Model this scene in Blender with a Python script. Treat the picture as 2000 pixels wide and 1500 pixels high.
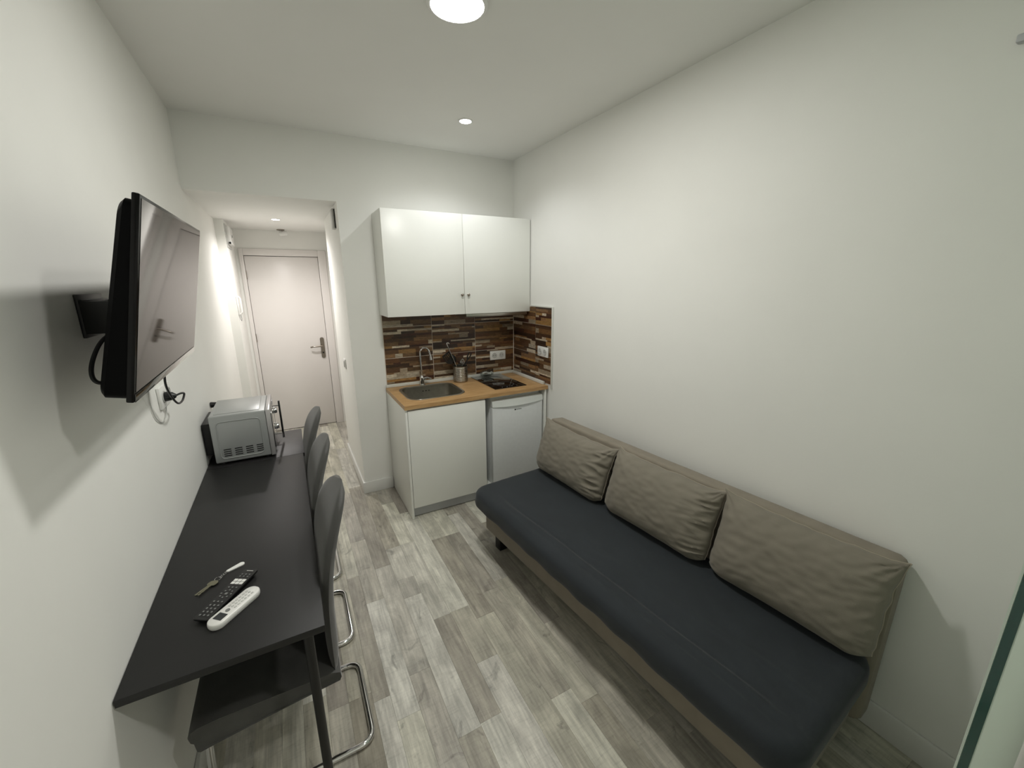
import bpy, bmesh, math, random
from mathutils import Vector, Matrix, noise
random.seed(7)
PI = math.pi
S = bpy.context.scene
for o in list(bpy.data.objects): bpy.data.objects.remove(o, do_unlink=True)
COL = S.collection

# ------------------------------------------------------------------ camera, world, light, exposure
W, B, H, HD, XC, D = 2.2951, 2.7605, 2.6998, 2.269, 0.8715, 4.811
cam = bpy.data.cameras.new('camera'); co = bpy.data.objects.new('camera', cam); COL.objects.link(co)
cam.sensor_width = 36; cam.lens = 797.3 / 2000 * 36; cam.clip_start = 0.02
R = Matrix(((0.87741279, 0.12092847, -0.46424466), (-0.47970319, 0.20980893, -0.85197715), (-0.00562562, 0.97023529, 0.24209881)))
co.matrix_world = Matrix.Translation((0.4666, -0.5545, 1.7096)) @ R.to_4x4()
S.camera = co
w = bpy.data.worlds.new('world'); S.world = w; w.use_nodes = True
w.node_tree.nodes['Background'].inputs[0].default_value = (0.05, 0.055, 0.06, 1)
w.node_tree.nodes['Background'].inputs[1].default_value = 0.3
S.view_settings.view_transform = 'Standard'; S.view_settings.look = 'None'
S.view_settings.gamma = 1; S.view_settings.use_curve_mapping = False
S.view_settings.exposure = 0.62

def spot(name, loc, power, ang, blend, radius, color=(1, 1, 1)):
    l = bpy.data.lights.new(name, 'SPOT'); l.energy = power; l.spot_size = math.radians(ang); l.spot_blend = blend
    l.shadow_soft_size = radius; l.color = color
    o = bpy.data.objects.new(name, l); o.location = loc; COL.objects.link(o); return o
L1 = (1.15, 1.10); L2 = (1.606, 2.13); L3 = (1.45, -0.64); LC = (0.484, 3.887)
def disc(name, loc, power, size, color):
    l = bpy.data.lights.new(name, 'AREA'); l.shape = 'DISK'; l.size = size; l.energy = power; l.color = color
    o = bpy.data.objects.new(name, l); o.location = loc; COL.objects.link(o); return o
disc('ceiling_lamp_light', (L1[0], L1[1], H - 0.022), 10.5, 0.19, (1.0, 0.985, 0.94))
spot('spotlight_light', (L2[0], L2[1], H - 0.02), 9.5, 142, 0.6, 0.035, (0.97, 0.985, 1.0))
spot('rear_lamp_light', (L3[0], L3[1], H - 0.035), 26, 165, 0.5, 0.07, (1.0, 0.98, 0.94))
spot('hall_lamp_light', (LC[0], LC[1], HD - 0.02), 38, 160, 0.9, 0.035, (1.0, 0.955, 0.93))

# ------------------------------------------------------------------ materials
def srgb(r, g, b):
    f = lambda c: (c / 255 / 12.92) if c / 255 <= 0.04045 else ((c / 255 + 0.055) / 1.055) ** 2.4
    return (f(r), f(g), f(b), 1)
def mat(name, col, rough=0.5, metal=0.0, noise_amt=0.0, nscale=20, bump=0.0, bscale=200, coat=0, spec=0.5, sheen=0, stretch=(1, 1, 1), col2=None):
    m = bpy.data.materials.new(name); m.use_nodes = True; nt = m.node_tree; n = nt.nodes; l = nt.links
    p = n['Principled BSDF']
    p.inputs['Base Color'].default_value = col; p.inputs['Roughness'].default_value = rough
    p.inputs['Metallic'].default_value = metal; p.inputs['Coat Weight'].default_value = coat
    p.inputs['Specular IOR Level'].default_value = spec
    if sheen: p.inputs['Sheen Weight'].default_value = sheen; p.inputs['Sheen Roughness'].default_value = 0.4
    tc = n.new('ShaderNodeTexCoord'); mp = n.new('ShaderNodeMapping'); mp.inputs['Scale'].default_value = stretch
    l.new(tc.outputs['Object'], mp.inputs['Vector'])
    no = n.new('ShaderNodeTexNoise'); no.inputs['Scale'].default_value = nscale; no.inputs['Detail'].default_value = 6
    l.new(mp.outputs[0], no.inputs['Vector'])
    mix = n.new('ShaderNodeMix'); mix.data_type = 'RGBA'
    c2 = col2 or tuple([c * (1 - noise_amt) for c in col[:3]] + [1])
    mix.inputs[6].default_value = col; mix.inputs[7].default_value = c2
    rp = n.new('ShaderNodeMapRange'); rp.inputs[1].default_value = 0.35; rp.inputs[2].default_value = 0.65
    l.new(no.outputs['Fac'], rp.inputs[0]); l.new(rp.outputs[0], mix.inputs[0]); l.new(mix.outputs[2], p.inputs['Base Color'])
    if bump:
        nb = n.new('ShaderNodeTexNoise'); nb.inputs['Scale'].default_value = bscale; nb.inputs['Detail'].default_value = 4
        l.new(mp.outputs[0], nb.inputs['Vector'])
        b = n.new('ShaderNodeBump'); b.inputs['Strength'].default_value = bump; b.inputs['Distance'].default_value = 0.002
        l.new(nb.outputs['Fac'], b.inputs['Height']); l.new(b.outputs[0], p.inputs['Normal'])
    return m
M = {}
M['wall'] = mat('white_plaster', srgb(240, 240, 235), 0.6, noise_amt=0.02, nscale=3, bump=0.12, bscale=60)
M['ceiling'] = mat('ceiling_paint', srgb(240, 240, 236), 0.8, noise_amt=0.015, nscale=3)
M['base'] = mat('baseboard_white', srgb(226, 226, 222), 0.35)
M['door'] = mat('door_lacquer', srgb(232, 228, 224), 0.35, noise_amt=0.01, nscale=4)
M['cab'] = mat('cabinet_white', srgb(241, 242, 236), 0.32, noise_amt=0.01, nscale=5)
M['plinth'] = mat('plinth_grey', srgb(186, 188, 190), 0.35)
M['steel'] = mat('brushed_steel', srgb(176, 172, 164), 0.28, 1.0, noise_amt=0.15, nscale=60, stretch=(1, 1, 12))
M['sinksteel'] = mat('sink_steel', srgb(170, 166, 156), 0.3, 1.0, noise_amt=0.12, nscale=30)
M['chrome'] = mat('chrome', srgb(215, 215, 215), 0.07, 1.0)
M['nickel'] = mat('satin_nickel', srgb(150, 142, 132), 0.32, 1.0)
M['black'] = mat('black_plastic', srgb(14, 14, 15), 0.4)
M['bezel'] = mat('bezel_black', srgb(5, 5, 6), 0.16, spec=0.25)
M['tvblack'] = mat('tv_black', srgb(4, 4, 5), 0.5, spec=0.08)
M['blackgloss'] = mat('black_gloss', srgb(5, 5, 6), 0.07, coat=1.0)
M['screen'] = mat('tv_screen', srgb(12, 12, 12), 0.04, spec=0.5)
M['hob'] = mat('hob_glass', srgb(6, 6, 7), 0.05, coat=0.6)
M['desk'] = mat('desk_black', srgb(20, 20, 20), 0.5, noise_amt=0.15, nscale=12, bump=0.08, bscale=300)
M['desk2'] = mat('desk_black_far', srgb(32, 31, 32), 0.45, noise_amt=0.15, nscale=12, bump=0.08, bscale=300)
M['blackmetal'] = mat('black_powder_coat', srgb(12, 12, 12), 0.45)
M['chair'] = mat('chair_velvet', srgb(74, 74, 71), 0.62, noise_amt=0.25, nscale=9, bump=0.25, bscale=500, sheen=0.25)
M['sheet'] = mat('charcoal_sheet', srgb(37, 43, 48), 0.85, noise_amt=0.14, nscale=7, bump=0.3, bscale=700, sheen=0.15)
M['taupe'] = mat('taupe_fabric', srgb(138, 130, 116), 0.9, noise_amt=0.1, nscale=14, bump=0.35, bscale=600, sheen=0.1)
M['cushion'] = mat('cushion_fabric', srgb(130, 124, 111), 0.88, noise_amt=0.1, nscale=10, bump=0.35, bscale=600, sheen=0.15)
M['piping'] = mat('pale_piping', srgb(158, 150, 134), 0.8)
M['mw'] = mat('silver_paint', srgb(168, 171, 170), 0.35, 0.35)
M['mwfront'] = mat('silver_front', srgb(186, 184, 184), 0.3, 0.4)
M['dark'] = mat('dark_cavity', srgb(8, 8, 9), 0.8)
M['white'] = mat('white_plastic', srgb(232, 232, 228), 0.3)
M['wgrey'] = mat('white_plastic_shade', srgb(196, 196, 192), 0.4)
M['fridge'] = mat('fridge_silver', srgb(226, 229, 229), 0.38, 0.0, noise_amt=0.03, nscale=40)
M['fridgetrim'] = mat('fridge_white_trim', srgb(222, 226, 222), 0.25)
M['grout'] = mat('grout', srgb(216, 204, 190), 0.7)
M['trimwhite'] = mat('trim_white', srgb(214, 215, 208), 0.35)
M['keymetal'] = mat('key_brass', srgb(140, 138, 118), 0.35, 1.0)
M['wood'] = mat('oak_worktop', srgb(200, 164, 116), 0.4, noise_amt=0.2, nscale=7, stretch=(1, 9, 9), col2=srgb(176, 136, 88))
M['floorbase'] = mat('floor_base', srgb(58, 54, 48), 0.8)
M['soot'] = mat('grey_print', srgb(120, 122, 120), 0.5)
M['lcd'] = mat('lcd_grey', srgb(46, 50, 52), 0.2)
M['clear'] = None
def glass(name, col, rough=0.02, ior=1.45):
    m = bpy.data.materials.new(name); m.use_nodes = True; p = m.node_tree.nodes['Principled BSDF']
    p.inputs['Base Color'].default_value = col; p.inputs['Roughness'].default_value = rough
    p.inputs['Transmission Weight'].default_value = 1; p.inputs['IOR'].default_value = ior
    return m
M['clear'] = glass('clear_glass', (0.97, 0.98, 0.97, 1), 0.0, 1.15)
def thin_glass(name):
    m = bpy.data.materials.new(name); m.use_nodes = True; nt = m.node_tree; n = nt.nodes; l = nt.links
    t = n.new('ShaderNodeBsdfTransparent'); t.inputs[0].default_value = (.93, .95, .94, 1)
    g = n.new('ShaderNodeBsdfGlossy'); g.inputs['Roughness'].default_value = 0.05
    mx = n.new('ShaderNodeMixShader'); mx.inputs[0].default_value = 0.12
    l.new(t.outputs[0], mx.inputs[1]); l.new(g.outputs[0], mx.inputs[2]); l.new(mx.outputs[0], n['Material Output'].inputs[0])
    return m
M['clear'] = thin_glass('thin_clear_glass')
M['edge'] = mat('green_glass_edge', srgb(8, 66, 58), 0.2, coat=0.8)
def frosted():
    m = bpy.data.materials.new('frosted_glass'); m.use_nodes = True; nt = m.node_tree; n = nt.nodes; l = nt.links
    p = n['Principled BSDF']; p.inputs['Base Color'].default_value = srgb(240, 249, 241); p.inputs['Roughness'].default_value = 0.3
    t = n.new('ShaderNodeBsdfTranslucent'); t.inputs['Color'].default_value = srgb(214, 228, 216)
    mx = n.new('ShaderNodeMixShader'); mx.inputs[0].default_value = 0.4
    l.new(p.outputs[0], mx.inputs[1]); l.new(t.outputs[0], mx.inputs[2]); l.new(mx.outputs[0], n['Material Output'].inputs[0])
    return m
M['frost'] = frosted()
def emit(name, col, s):
    m = bpy.data.materials.new(name); m.use_nodes = True; p = m.node_tree.nodes['Principled BSDF']
    p.inputs['Base Color'].default_value = (0.9, 0.9, 0.9, 1)
    p.inputs['Emission Color'].default_value = col; p.inputs['Emission Strength'].default_value = s; return m
M['lamp'] = emit('lamp_diffuser', (1, 0.99, 0.93, 1), 14)
M['lamp2'] = emit('spot_bulb', (1, 0.97, 0.95, 1), 30)
def plank_mat():
    m = bpy.data.materials.new('laminate_oak'); m.use_nodes = True; nt = m.node_tree; n = nt.nodes; l = nt.links
    p = n['Principled BSDF']; p.inputs['Roughness'].default_value = 0.42; p.inputs['Specular IOR Level'].default_value = 0.4
    oi = n.new('ShaderNodeObjectInfo'); ge = n.new('ShaderNodeNewGeometry')
    mul = n.new('ShaderNodeVectorMath'); mul.operation = 'SCALE'; mul.inputs[0].default_value = (37, 91, 13); l.new(oi.outputs['Random'], mul.inputs['Scale'])
    add = n.new('ShaderNodeVectorMath'); add.operation = 'ADD'; l.new(ge.outputs['Position'], add.inputs[0]); l.new(mul.outputs[0], add.inputs[1])
    def nz(scale, st, det=6, rough=0.6, dist=0.0):
        mp = n.new('ShaderNodeMapping'); mp.inputs['Scale'].default_value = st; l.new(add.outputs[0], mp.inputs['Vector'])
        t = n.new('ShaderNodeTexNoise'); t.inputs['Scale'].default_value = scale; t.inputs['Detail'].default_value = det; t.inputs['Roughness'].default_value = rough
        t.inputs['Distortion'].default_value = dist
        l.new(mp.outputs[0], t.inputs['Vector']); return t.outputs['Fac']
    def ramp(src, a, b, x, y):
        r = n.new('ShaderNodeMapRange'); r.inputs[1].default_value = a; r.inputs[2].default_value = b; r.inputs[3].default_value = x; r.inputs[4].default_value = y
        l.new(src, r.inputs[0]); return r.outputs[0]
    def mulc(c, f):
        v = n.new('ShaderNodeVectorMath'); v.operation = 'SCALE'; l.new(c, v.inputs[0]); l.new(f, v.inputs['Scale']); return v.outputs[0]
    c = oi.outputs['Color']
    c = mulc(c, ramp(nz(26, (1, 0.10, 1), 8, 0.65, 0.6), 0.3, 0.7, 0.74, 1.2))      # long grain
    c = mulc(c, ramp(nz(90, (1, 0.06, 1), 4), 0.35, 0.65, 0.86, 1.1))              # fine grain
    c = mulc(c, ramp(nz(9, (1, 0.45, 1), 5, 0.6, 0.8), 0.32, 0.68, 0.74, 1.16))      # cloudy patches
    c = mulc(c, ramp(nz(60, (0.25, 2.2, 1), 3), 0.5, 0.75, 1.0, 0.86))             # cross saw marks
    c = mulc(c, ramp(nz(7, (1.2, 0.8, 1), 4, 0.6, 1.5), 0.62, 0.74, 1.0, 0.5))     # knots
    c = mulc(c, ramp(nz(14, (2.4, 0.5, 1), 8, 0.75, 1.2), 0.60, 0.72, 1.0, 0.62))  # dark flecks
    l.new(c, p.inputs['Base Color'])
    b = n.new('ShaderNodeBump'); b.inputs['Strength'].default_value = 0.12; b.inputs['Distance'].default_value = 0.002
    l.new(nz(90, (1, 0.06, 1), 4), b.inputs['Height']); l.new(b.outputs[0], p.inputs['Normal'])
    return m
M['plank'] = plank_mat()
def tile_mat():
    m = bpy.data.materials.new('stone_strip_glaze'); m.use_nodes = True; nt = m.node_tree; n = nt.nodes; l = nt.links
    p = n['Principled BSDF']; p.inputs['Roughness'].default_value = 0.35
    a = n.new('ShaderNodeAttribute'); a.attribute_name = 'Col'
    ge = n.new('ShaderNodeNewGeometry')
    mp = n.new('ShaderNodeMapping'); mp.inputs['Scale'].default_value = (1, 1, 4); l.new(ge.outputs['Position'], mp.inputs['Vector'])
    t = n.new('ShaderNodeTexNoise'); t.inputs['Scale'].default_value = 34; t.inputs['Detail'].default_value = 6; t.inputs['Roughness'].default_value = 0.7
    l.new(mp.outputs[0], t.inputs['Vector'])
    r = n.new('ShaderNodeMapRange'); r.inputs[1].default_value = 0.3; r.inputs[2].default_value = 0.7; r.inputs[3].default_value = 0.5; r.inputs[4].default_value = 1.4
    l.new(t.outputs['Fac'], r.inputs[0])
    v = n.new('ShaderNodeVectorMath'); v.operation = 'SCALE'; l.new(a.outputs['Color'], v.inputs[0]); l.new(r.outputs[0], v.inputs['Scale'])
    l.new(v.outputs[0], p.inputs['Base Color']); return m
M['tile'] = tile_mat()

# ------------------------------------------------------------------ helpers
WM = {}
def thing(name, label, cat, loc=(0, 0, 0), rot=None, group=None, parent=None):
    o = bpy.data.objects.new(name, None); COL.objects.link(o); o.empty_display_size = 0.05
    m = Matrix.Translation(loc) @ (rot.to_4x4() if rot else Matrix.Identity(4))
    o.matrix_basis = m; WM[o] = m
    if label: o['label'] = label
    if cat: o['category'] = cat
    if group: o['group'] = group
    return o
def obj(name, bm, m, parent=None, local=False, label=None, smooth=30, color=None, kind=None):
    """bm in world coordinates (or in the parent's frame when local)."""
    pm = WM[parent] if parent else Matrix.Identity(4)
    if parent and not local: bm.transform(pm.inverted())
    xs = [v.co for v in bm.verts]
    mn = Vector((min(v.x for v in xs), min(v.y for v in xs), min(v.z for v in xs)))
    mx = Vector((max(v.x for v in xs), max(v.y for v in xs), max(v.z for v in xs)))
    org = Vector(((mn.x + mx.x) / 2, (mn.y + mx.y) / 2, mn.z))
    bm.transform(Matrix.Translation(-org))
    if kind != 'open': bmesh.ops.recalc_face_normals(bm, faces=bm.faces)
    me = bpy.data.meshes.new(name); bm.to_mesh(me); bm.free()
    for mm in (m if isinstance(m, (list, tuple)) else [m]): me.materials.append(mm)
    if smooth:
        for f in me.polygons: f.use_smooth = True
        me.set_sharp_from_angle(angle=math.radians(smooth))
    o = bpy.data.objects.new(name, me); COL.objects.link(o)
    o.parent = parent; o.matrix_basis = Matrix.Translation(org); WM[o] = pm @ Matrix.Translation(org)
    if label: o['label'] = label
    if color: o.color = color
    return o
def struct(name, bm, m, parent=None, **k):
    o = obj(name, bm, m, parent, **k)
    if not parent: o['kind'] = 'structure'
    return o
def tag(o, label, cat, group=None):
    o['label'] = label; o['category'] = cat
    if group: o['group'] = group
    return o
def copy_tree(o, parent=None):
    c = o.copy(); COL.objects.link(c); c.parent = parent
    for ch in [x for x in bpy.data.objects if x.parent == o]: copy_tree(ch, c)
    return c
def NB(): return bmesh.new()
def box(bm, x0, y0, z0, x1, y1, z1, bev=0.0, seg=2, mi=0):
    g = bmesh.new()
    bmesh.ops.create_cube(g, size=1)
    bmesh.ops.transform(g, matrix=Matrix.Translation(((x0 + x1) / 2, (y0 + y1) / 2, (z0 + z1) / 2)) @ Matrix.Diagonal((abs(x1 - x0), abs(y1 - y0), abs(z1 - z0), 1)), verts=g.verts)
    if bev: bmesh.ops.bevel(g, geom=g.edges[:], offset=bev, segments=seg, profile=0.5, affect='EDGES')
    for f in g.faces: f.material_index = mi
    merge(bm, g); return bm
def merge(bm, g):
    me = bpy.data.meshes.new('t'); g.to_mesh(me); g.free(); bm.from_mesh(me); bpy.data.meshes.remove(me)
def mkbox(*a, **k): return box(NB(), *a, **k)
def tube(bm, pts, r, n=10, closed=False, cap=True):
    pts = [Vector(p) for p in pts]; N = len(pts); rings = []
    t0 = (pts[1] - pts[0]).normalized(); up = Vector((0, 0, 1)) if abs(t0.z) < 0.9 else Vector((1, 0, 0))
    nrm = (up - t0 * up.dot(t0)).normalized()
    for i, p in enumerate(pts):
        if closed: t = (pts[(i + 1) % N] - pts[i - 1]).normalized()
        else: t = (pts[min(i + 1, N - 1)] - pts[max(i - 1, 0)]).normalized()
        nrm = (nrm - t * nrm.dot(t)).normalized(); bi = t.cross(nrm)
        rr = r[i] if isinstance(r, (list, tuple)) else r
        rings.append([bm.verts.new(p + nrm * math.cos(2 * PI * k / n) * rr + bi * math.sin(2 * PI * k / n) * rr) for k in range(n)])
    for i in range(N if closed else N - 1):
        a, b = rings[i], rings[(i + 1) % N]
        for k in range(n): bm.faces.new((a[k], a[(k + 1) % n], b[(k + 1) % n], b[k]))
    if cap and not closed: bm.faces.new(rings[0][::-1]); bm.faces.new(rings[-1])
    return bm
def round_path(pts, rad, n=6):
    pts = [Vector(p) for p in pts]; out = [pts[0]]
    for i in range(1, len(pts) - 1):
        a, b, c = pts[i - 1], pts[i], pts[i + 1]
        da, dc = (a - b), (c - b); ra = min(rad, da.length * 0.49, dc.length * 0.49)
        p0 = b + da.normalized() * ra; p1 = b + dc.normalized() * ra
        for k in range(n + 1):
            t = k / n; out.append(p0 * (1 - t) ** 2 + b * 2 * t * (1 - t) + p1 * t * t)
    out.append(pts[-1]); return out
def lathe(bm, prof, c=(0, 0, 0), n=32, mat4=None, cap=True):
    rings = []; T = mat4 or Matrix.Translation(c)
    for r, z in prof: rings.append([bm.verts.new(T @ Vector((r * math.cos(2 * PI * k / n), r * math.sin(2 * PI * k / n), z))) for k in range(n)])
    for a, b in zip(rings, rings[1:]):
        for k in range(n): bm.faces.new((a[k], a[(k + 1) % n], b[(k + 1) % n], b[k]))
    if cap and prof[0][0] > 1e-5: bm.faces.new(rings[0][::-1])
    if cap and prof[-1][0] > 1e-5: bm.faces.new(rings[-1])
    bmesh.ops.remove_doubles(bm, verts=bm.verts, dist=1e-6); return bm
def rrect(x0, y0, x1, y1, r, n=6, side=1):
    out = []
    cs = [(x1 - r, y1 - r, 0), (x0 + r, y1 - r, 1), (x0 + r, y0 + r, 2), (x1 - r, y0 + r, 3)]
    for i, (cx, cy, q) in enumerate(cs):
        for k in range(n + 1):
            a = (q + k / n) * PI / 2; out.append((cx + r * math.cos(a), cy + r * math.sin(a)))
        if side > 1:
            nx = cs[(i + 1) % 4]; a = (nx[2]) * PI / 2; e = (nx[0] + r * math.cos(a), nx[1] + r * math.sin(a)); s = out[-1]
            for k in range(1, side): out.append((s[0] + (e[0] - s[0]) * k / side, s[1] + (e[1] - s[1]) * k / side))
    return out
def loft(bm, loops, cap0=True, cap1=True):
    rs = [[bm.verts.new(p) for p in lp] for lp in loops]; n = len(rs[0])
    for a, b in zip(rs, rs[1:]):
        for k in range(n): bm.faces.new((a[k], a[(k + 1) % n], b[(k + 1) % n], b[k]))
    if cap0: bm.faces.new(rs[0][::-1])
    if cap1: bm.faces.new(rs[-1])
    return bm
def cyl(bm, p0, p1, r, n=20): return tube(bm, [p0, p1], r, n)
def ell(c, a, b, n, z=0): return [(c[0] + a * math.cos(2 * PI * k / n), c[1] + b * math.sin(2 * PI * k / n), z) for k in range(n)]

# ------------------------------------------------------------------ the setting
Y0 = -1.7
struct('wall_left', mkbox(-0.12, Y0 - .12, -.02, 0, D + .12, H + .1), M['wall'])
bm = mkbox(0.0, 4.08, 0, 0.07, D, HD); struct('wall_hall_left', bm, M['wall'])
struct('wall_right', mkbox(W, Y0 - .12, -.02, W + .12, B + .12, H + .1), M['wall'])
bm = mkbox(XC, B, 0, W, B + .10, H); box(bm, 0, B, HD, XC, B + .10, H); struct('wall_back', bm, M['wall'])
struct('wall_hall_right', mkbox(XC, B + .10, 0, XC + .09, 3.75, HD), M['wall'])
bm = mkbox(1.03, 3.75, 0, 1.12, 3.82, HD); box(bm, 1.03, 3.82, 2.04, 1.12, 4.72, HD); box(bm, 1.03, 4.72, 0, 1.12, D, HD)
box(bm, XC + .09, 3.66, 0, 1.12, 3.75, HD); struct('wall_hall_recess', bm, M['wall'])
bm = mkbox(-.0, D, 2.0745, 1.12, D + .1, HD); box(bm, 0, D, 0, 0.098, D + .1, 2.0745); box(bm, .9445, D, 0, 1.12, D + .1, 2.0745); struct('wall_end', bm, M['wall'])
struct('wall_front', mkbox(0, Y0 - .12, 0, W, Y0, H), M['wall'])
struct('ceiling', mkbox(0, Y0, H, W, B, H + .1), M['ceiling'])
struct('ceiling_hall', mkbox(0, B + .1, HD, 1.12, D + .1, HD + .1), M['ceiling'])
# floor: base slab and single planks
floor = struct('floor', mkbox(-.02, Y0, -.06, W + .02, D + .25, -.0125), M['floorbase'])
rows = [0, .065, .16, .255, .33, .42, .50, .591, .659, .755, .85, .948, 1.042, 1.15, 1.25, 1.352, 1.44, 1.535, 1.64, 1.75, 1.86, 1.96, 2.07, 2.17, W]
LIGHT, MID, DARK = srgb(216, 214, 202), srgb(158, 154, 138), srgb(156, 150, 139)
fixed = {  # plank lengths and tones read from the photo, per row index: (y0, y1, tone 0..1)
    8: [(.0, .78, .8), (.78, 1.483, .95), (1.483, 2.1, .35)],
    9: [(.2, .95, .3), (.95, 1.75, .5)],
    10: [(-.2, .60, .2), (.60, 1.42, .85), (1.58, 1.912, .7), (1.912, 2.70, .15)],
    11: [(-.6, .61, 1.0), (.61, 1.20, .12), (1.20, 1.915, .75), (1.915, 2.50, .9), (2.5, 3.3, .35)],
    12: [(.1, .86, .7), (.86, 1.205, .35), (1.205, 2.3, .98)],
    13: [(.2, 1.1, .5), (1.1, 1.863, .12), (1.863, 2.4, .7)],
    14: [(-.6, .555, .9), (.555, 1.25, .3), (1.25, 1.863, .15), (1.863, 2.6, .8)],
    15: [(-.2, .48, .2), (.48, 1.3, .55), (1.3, 2.1, .7)],
    16: [(.1, .9, .4), (.9, 1.7, .2), (1.7, 2.4, .15)],
    17: [(.3, 1.5, .45), (1.885, 2.21, .95)]}
pbm = {}
for i in range(len(rows) - 1):
    x0, x1 = rows[i], rows[i + 1]
    segs = list(fixed.get(i, []))
    y = Y0 - random.uniform(0, .5); out = []
    while y < D:
        nxt = [s for s in segs if s[0] > y - 1e-6]
        hit = [s for s in segs if abs(s[0] - y) < 1e-6]
        if hit: out.append(hit[0]); y = hit[0][1]; continue
        L = random.uniform(.55, 1.2); e = y + L
        if nxt and e > nxt[0][0] - .2: e = nxt[0][0]
        out.append((y, e, random.choice([.05, .15, .3, .4, .5, .6, .75, .9]))); y = e
    for a, b, t in out:
        a = max(a, Y0); b = min(b, D + .02)
        if x1 > XC and b > B: b = B if x0 > XC - .05 and x0 > 1.1 else b
        if x0 > 1.13: b = min(b, B)
        if b - a < .02: continue
        c = [LIGHT[k] * t + DARK[k] * (1 - t) for k in range(3)] + [1]
        j = random.uniform(.94, 1.06); c = [c[0] * j, c[1] * j, c[2] * j * random.uniform(.94, 1.02), 1]
        g = NB(); e = .0002
        box(g, x0 + e, a + e, -.012, x1 - e, b - e, random.uniform(-.0004, 0), bev=.0004, seg=1)
        obj('plank', g, M['plank'], floor, smooth=0, color=c)
# baseboards
def baseb(name, x0, y0, x1, y1, h=.1): struct(name, mkbox(x0, y0, 0, x1, y1, h, bev=.004), M['base'])
baseb('baseboard_back', XC - .014, B - .014, 1.10, B)
baseb('baseboard_hall_right', XC - .014, B, XC, 3.75)
baseb('baseboard_right', W - .014, Y0, W, 2.135, .115)
baseb('baseboard_left', 0, Y0, .014, 4.08)
baseb('baseboard_hall_left', .07, 4.08, .084, D - .014)

# doors
def door_end():
    d = thing('door_1', None, None, (.5, D, 0)); d['kind'] = 'structure'
    obj('leaf', mkbox(.141, D + .008, .006, .857, D + .045, 1.998, bev=.002), M['door'], d)
    for x0, x1 in ((.0985, .1375), (.8605, .944)): obj('jamb', mkbox(x0, D - .014, 0, x1, D + .06, 2.0735, bev=.003), M['door'], d)
    obj('lintel', mkbox(.1375, D - .014, 2.003, .8605, D + .06, 2.0735, bev=.003), M['door'], d)
    obj('backing', mkbox(.099, D + .062, 0, .944, D + .07, 2.07), M['dark'], d)
    hp = NB(); loft(hp, [[(x, y_, z) for x, z in [(p[0], p[1]) for p in rrect(.781, .835, .825, 1.082, .02)]] for y_ in (D + .008, D - .002)])
    h = obj('handle_plate', hp, M['nickel'], d, label='satin metal handle plate')
    g = NB(); tube(g, round_path([(.803, D, .985), (.803, D - .05, .985), (.70, D - .05, .982), (.672, D - .035, .975)], .012), .009, 10); obj('lever', g, M['nickel'], h)
    g = NB(); lathe(g, [(.009, 0), (.009, .008), (.004, .009)], mat4=Matrix.Translation((.803, D - .001, .90)) @ Matrix.Rotation(PI / 2, 4, 'X'), n=16); obj('lock', g, M['dark'], h)
    for z in (1.80, 1.12, .3): 
        g = NB(); cyl(g, (.139, D - .006, z - .045), (.139, D - .006, z + .045), .006, 10); obj('hinge', g, M['nickel'], d)
    g = mkbox(.8575, D + .006, .93, .8603, D + .02, 1.06); obj('strike_plate', g, M['nickel'], d)
door_end()
def door_side():
    d = thing('door_2', None, None, (1.03, 4.3, 0)); d['kind'] = 'structure'
    X = 1.03
    for y0, y1 in ((3.755, 3.845), (4.715, D - .002)): obj('jamb', mkbox(X - .016, y0, 0, X + .05, y1, 2.105, bev=.003), M['door'], d)
    obj('lintel', mkbox(X - .016, 3.845, 2.035, X + .05, 4.715, 2.105, bev=.003), M['door'], d)
    obj('leaf', mkbox(X + .012, 3.85, .006, X + .045, 4.71, 2.03, bev=.002), M['door'], d)
door_side()

# ------------------------------------------------------------------ glass partition at the near right
gp = thing('glass_partition', 'pale glass panel with dark green polished edge, at the bottom right corner', 'glass panel', (1.85, -.464, 0))
PX = 1.410
obj('pane', mkbox(PX + .004, -.4715, .004, W - .016, -.4555, H - .004), M['frost'], gp)
obj('polished_edge', mkbox(PX, -.4705, .004, PX + .0038, -.4590, H - .004), M['edge'], gp, label='dark green glass edge')
obj('edge_bevel', mkbox(PX, -.4585, .004, PX + .0038, -.4555, H - .004), M['frost'], gp, label='pale bevel along the glass edge')

# ------------------------------------------------------------------ ceiling lamps
lp = thing('ceiling_lamp', 'large round glowing ceiling lamp, nearest at the top edge of the photo', 'lamp', (L1[0], L1[1], H))
g = NB(); lathe(g, [(.112, 0), (.112, -.008), (.104, -.013), (.098, -.013), (.098, -.004)], (L1[0], L1[1], H), 48); obj('ring', g, M['white'], lp)
g = NB(); lathe(g, [(.0975, -.005), (.0975, -.012), (.06, -.016), (0, -.018)], (L1[0], L1[1], H), 48); obj('diffuser', g, M['lamp'], lp)
def downlight(p, z, label, r=.036):
    t = thing('recessed_spotlight', label, 'lamp', (p[0], p[1], z), group=None)
    g = NB(); lathe(g, [(r + .009, 0), (r + .009, -.003), (r + .004, -.006), (r, -.005), (r, -.0015)], (p[0], p[1], z), 32); obj('ring', g, M['white'], t)
    g = NB(); lathe(g, [(r - .0006, -.001), (r - .0006, -.005), (r * .5, -.007), (0, -.0075)], (p[0], p[1], z), 32); obj('bulb', g, M['lamp2'], t)
downlight(L2, H, 'small bright recessed spotlight in the room ceiling in front of the kitchen corner')
downlight(LC, HD, 'small bright recessed spotlight in the low ceiling of the entrance hall', .032)
t = thing('ceiling_lamp', 'round ceiling lamp behind the camera, outside the view', 'lamp', (L3[0], L3[1], H))
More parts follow.
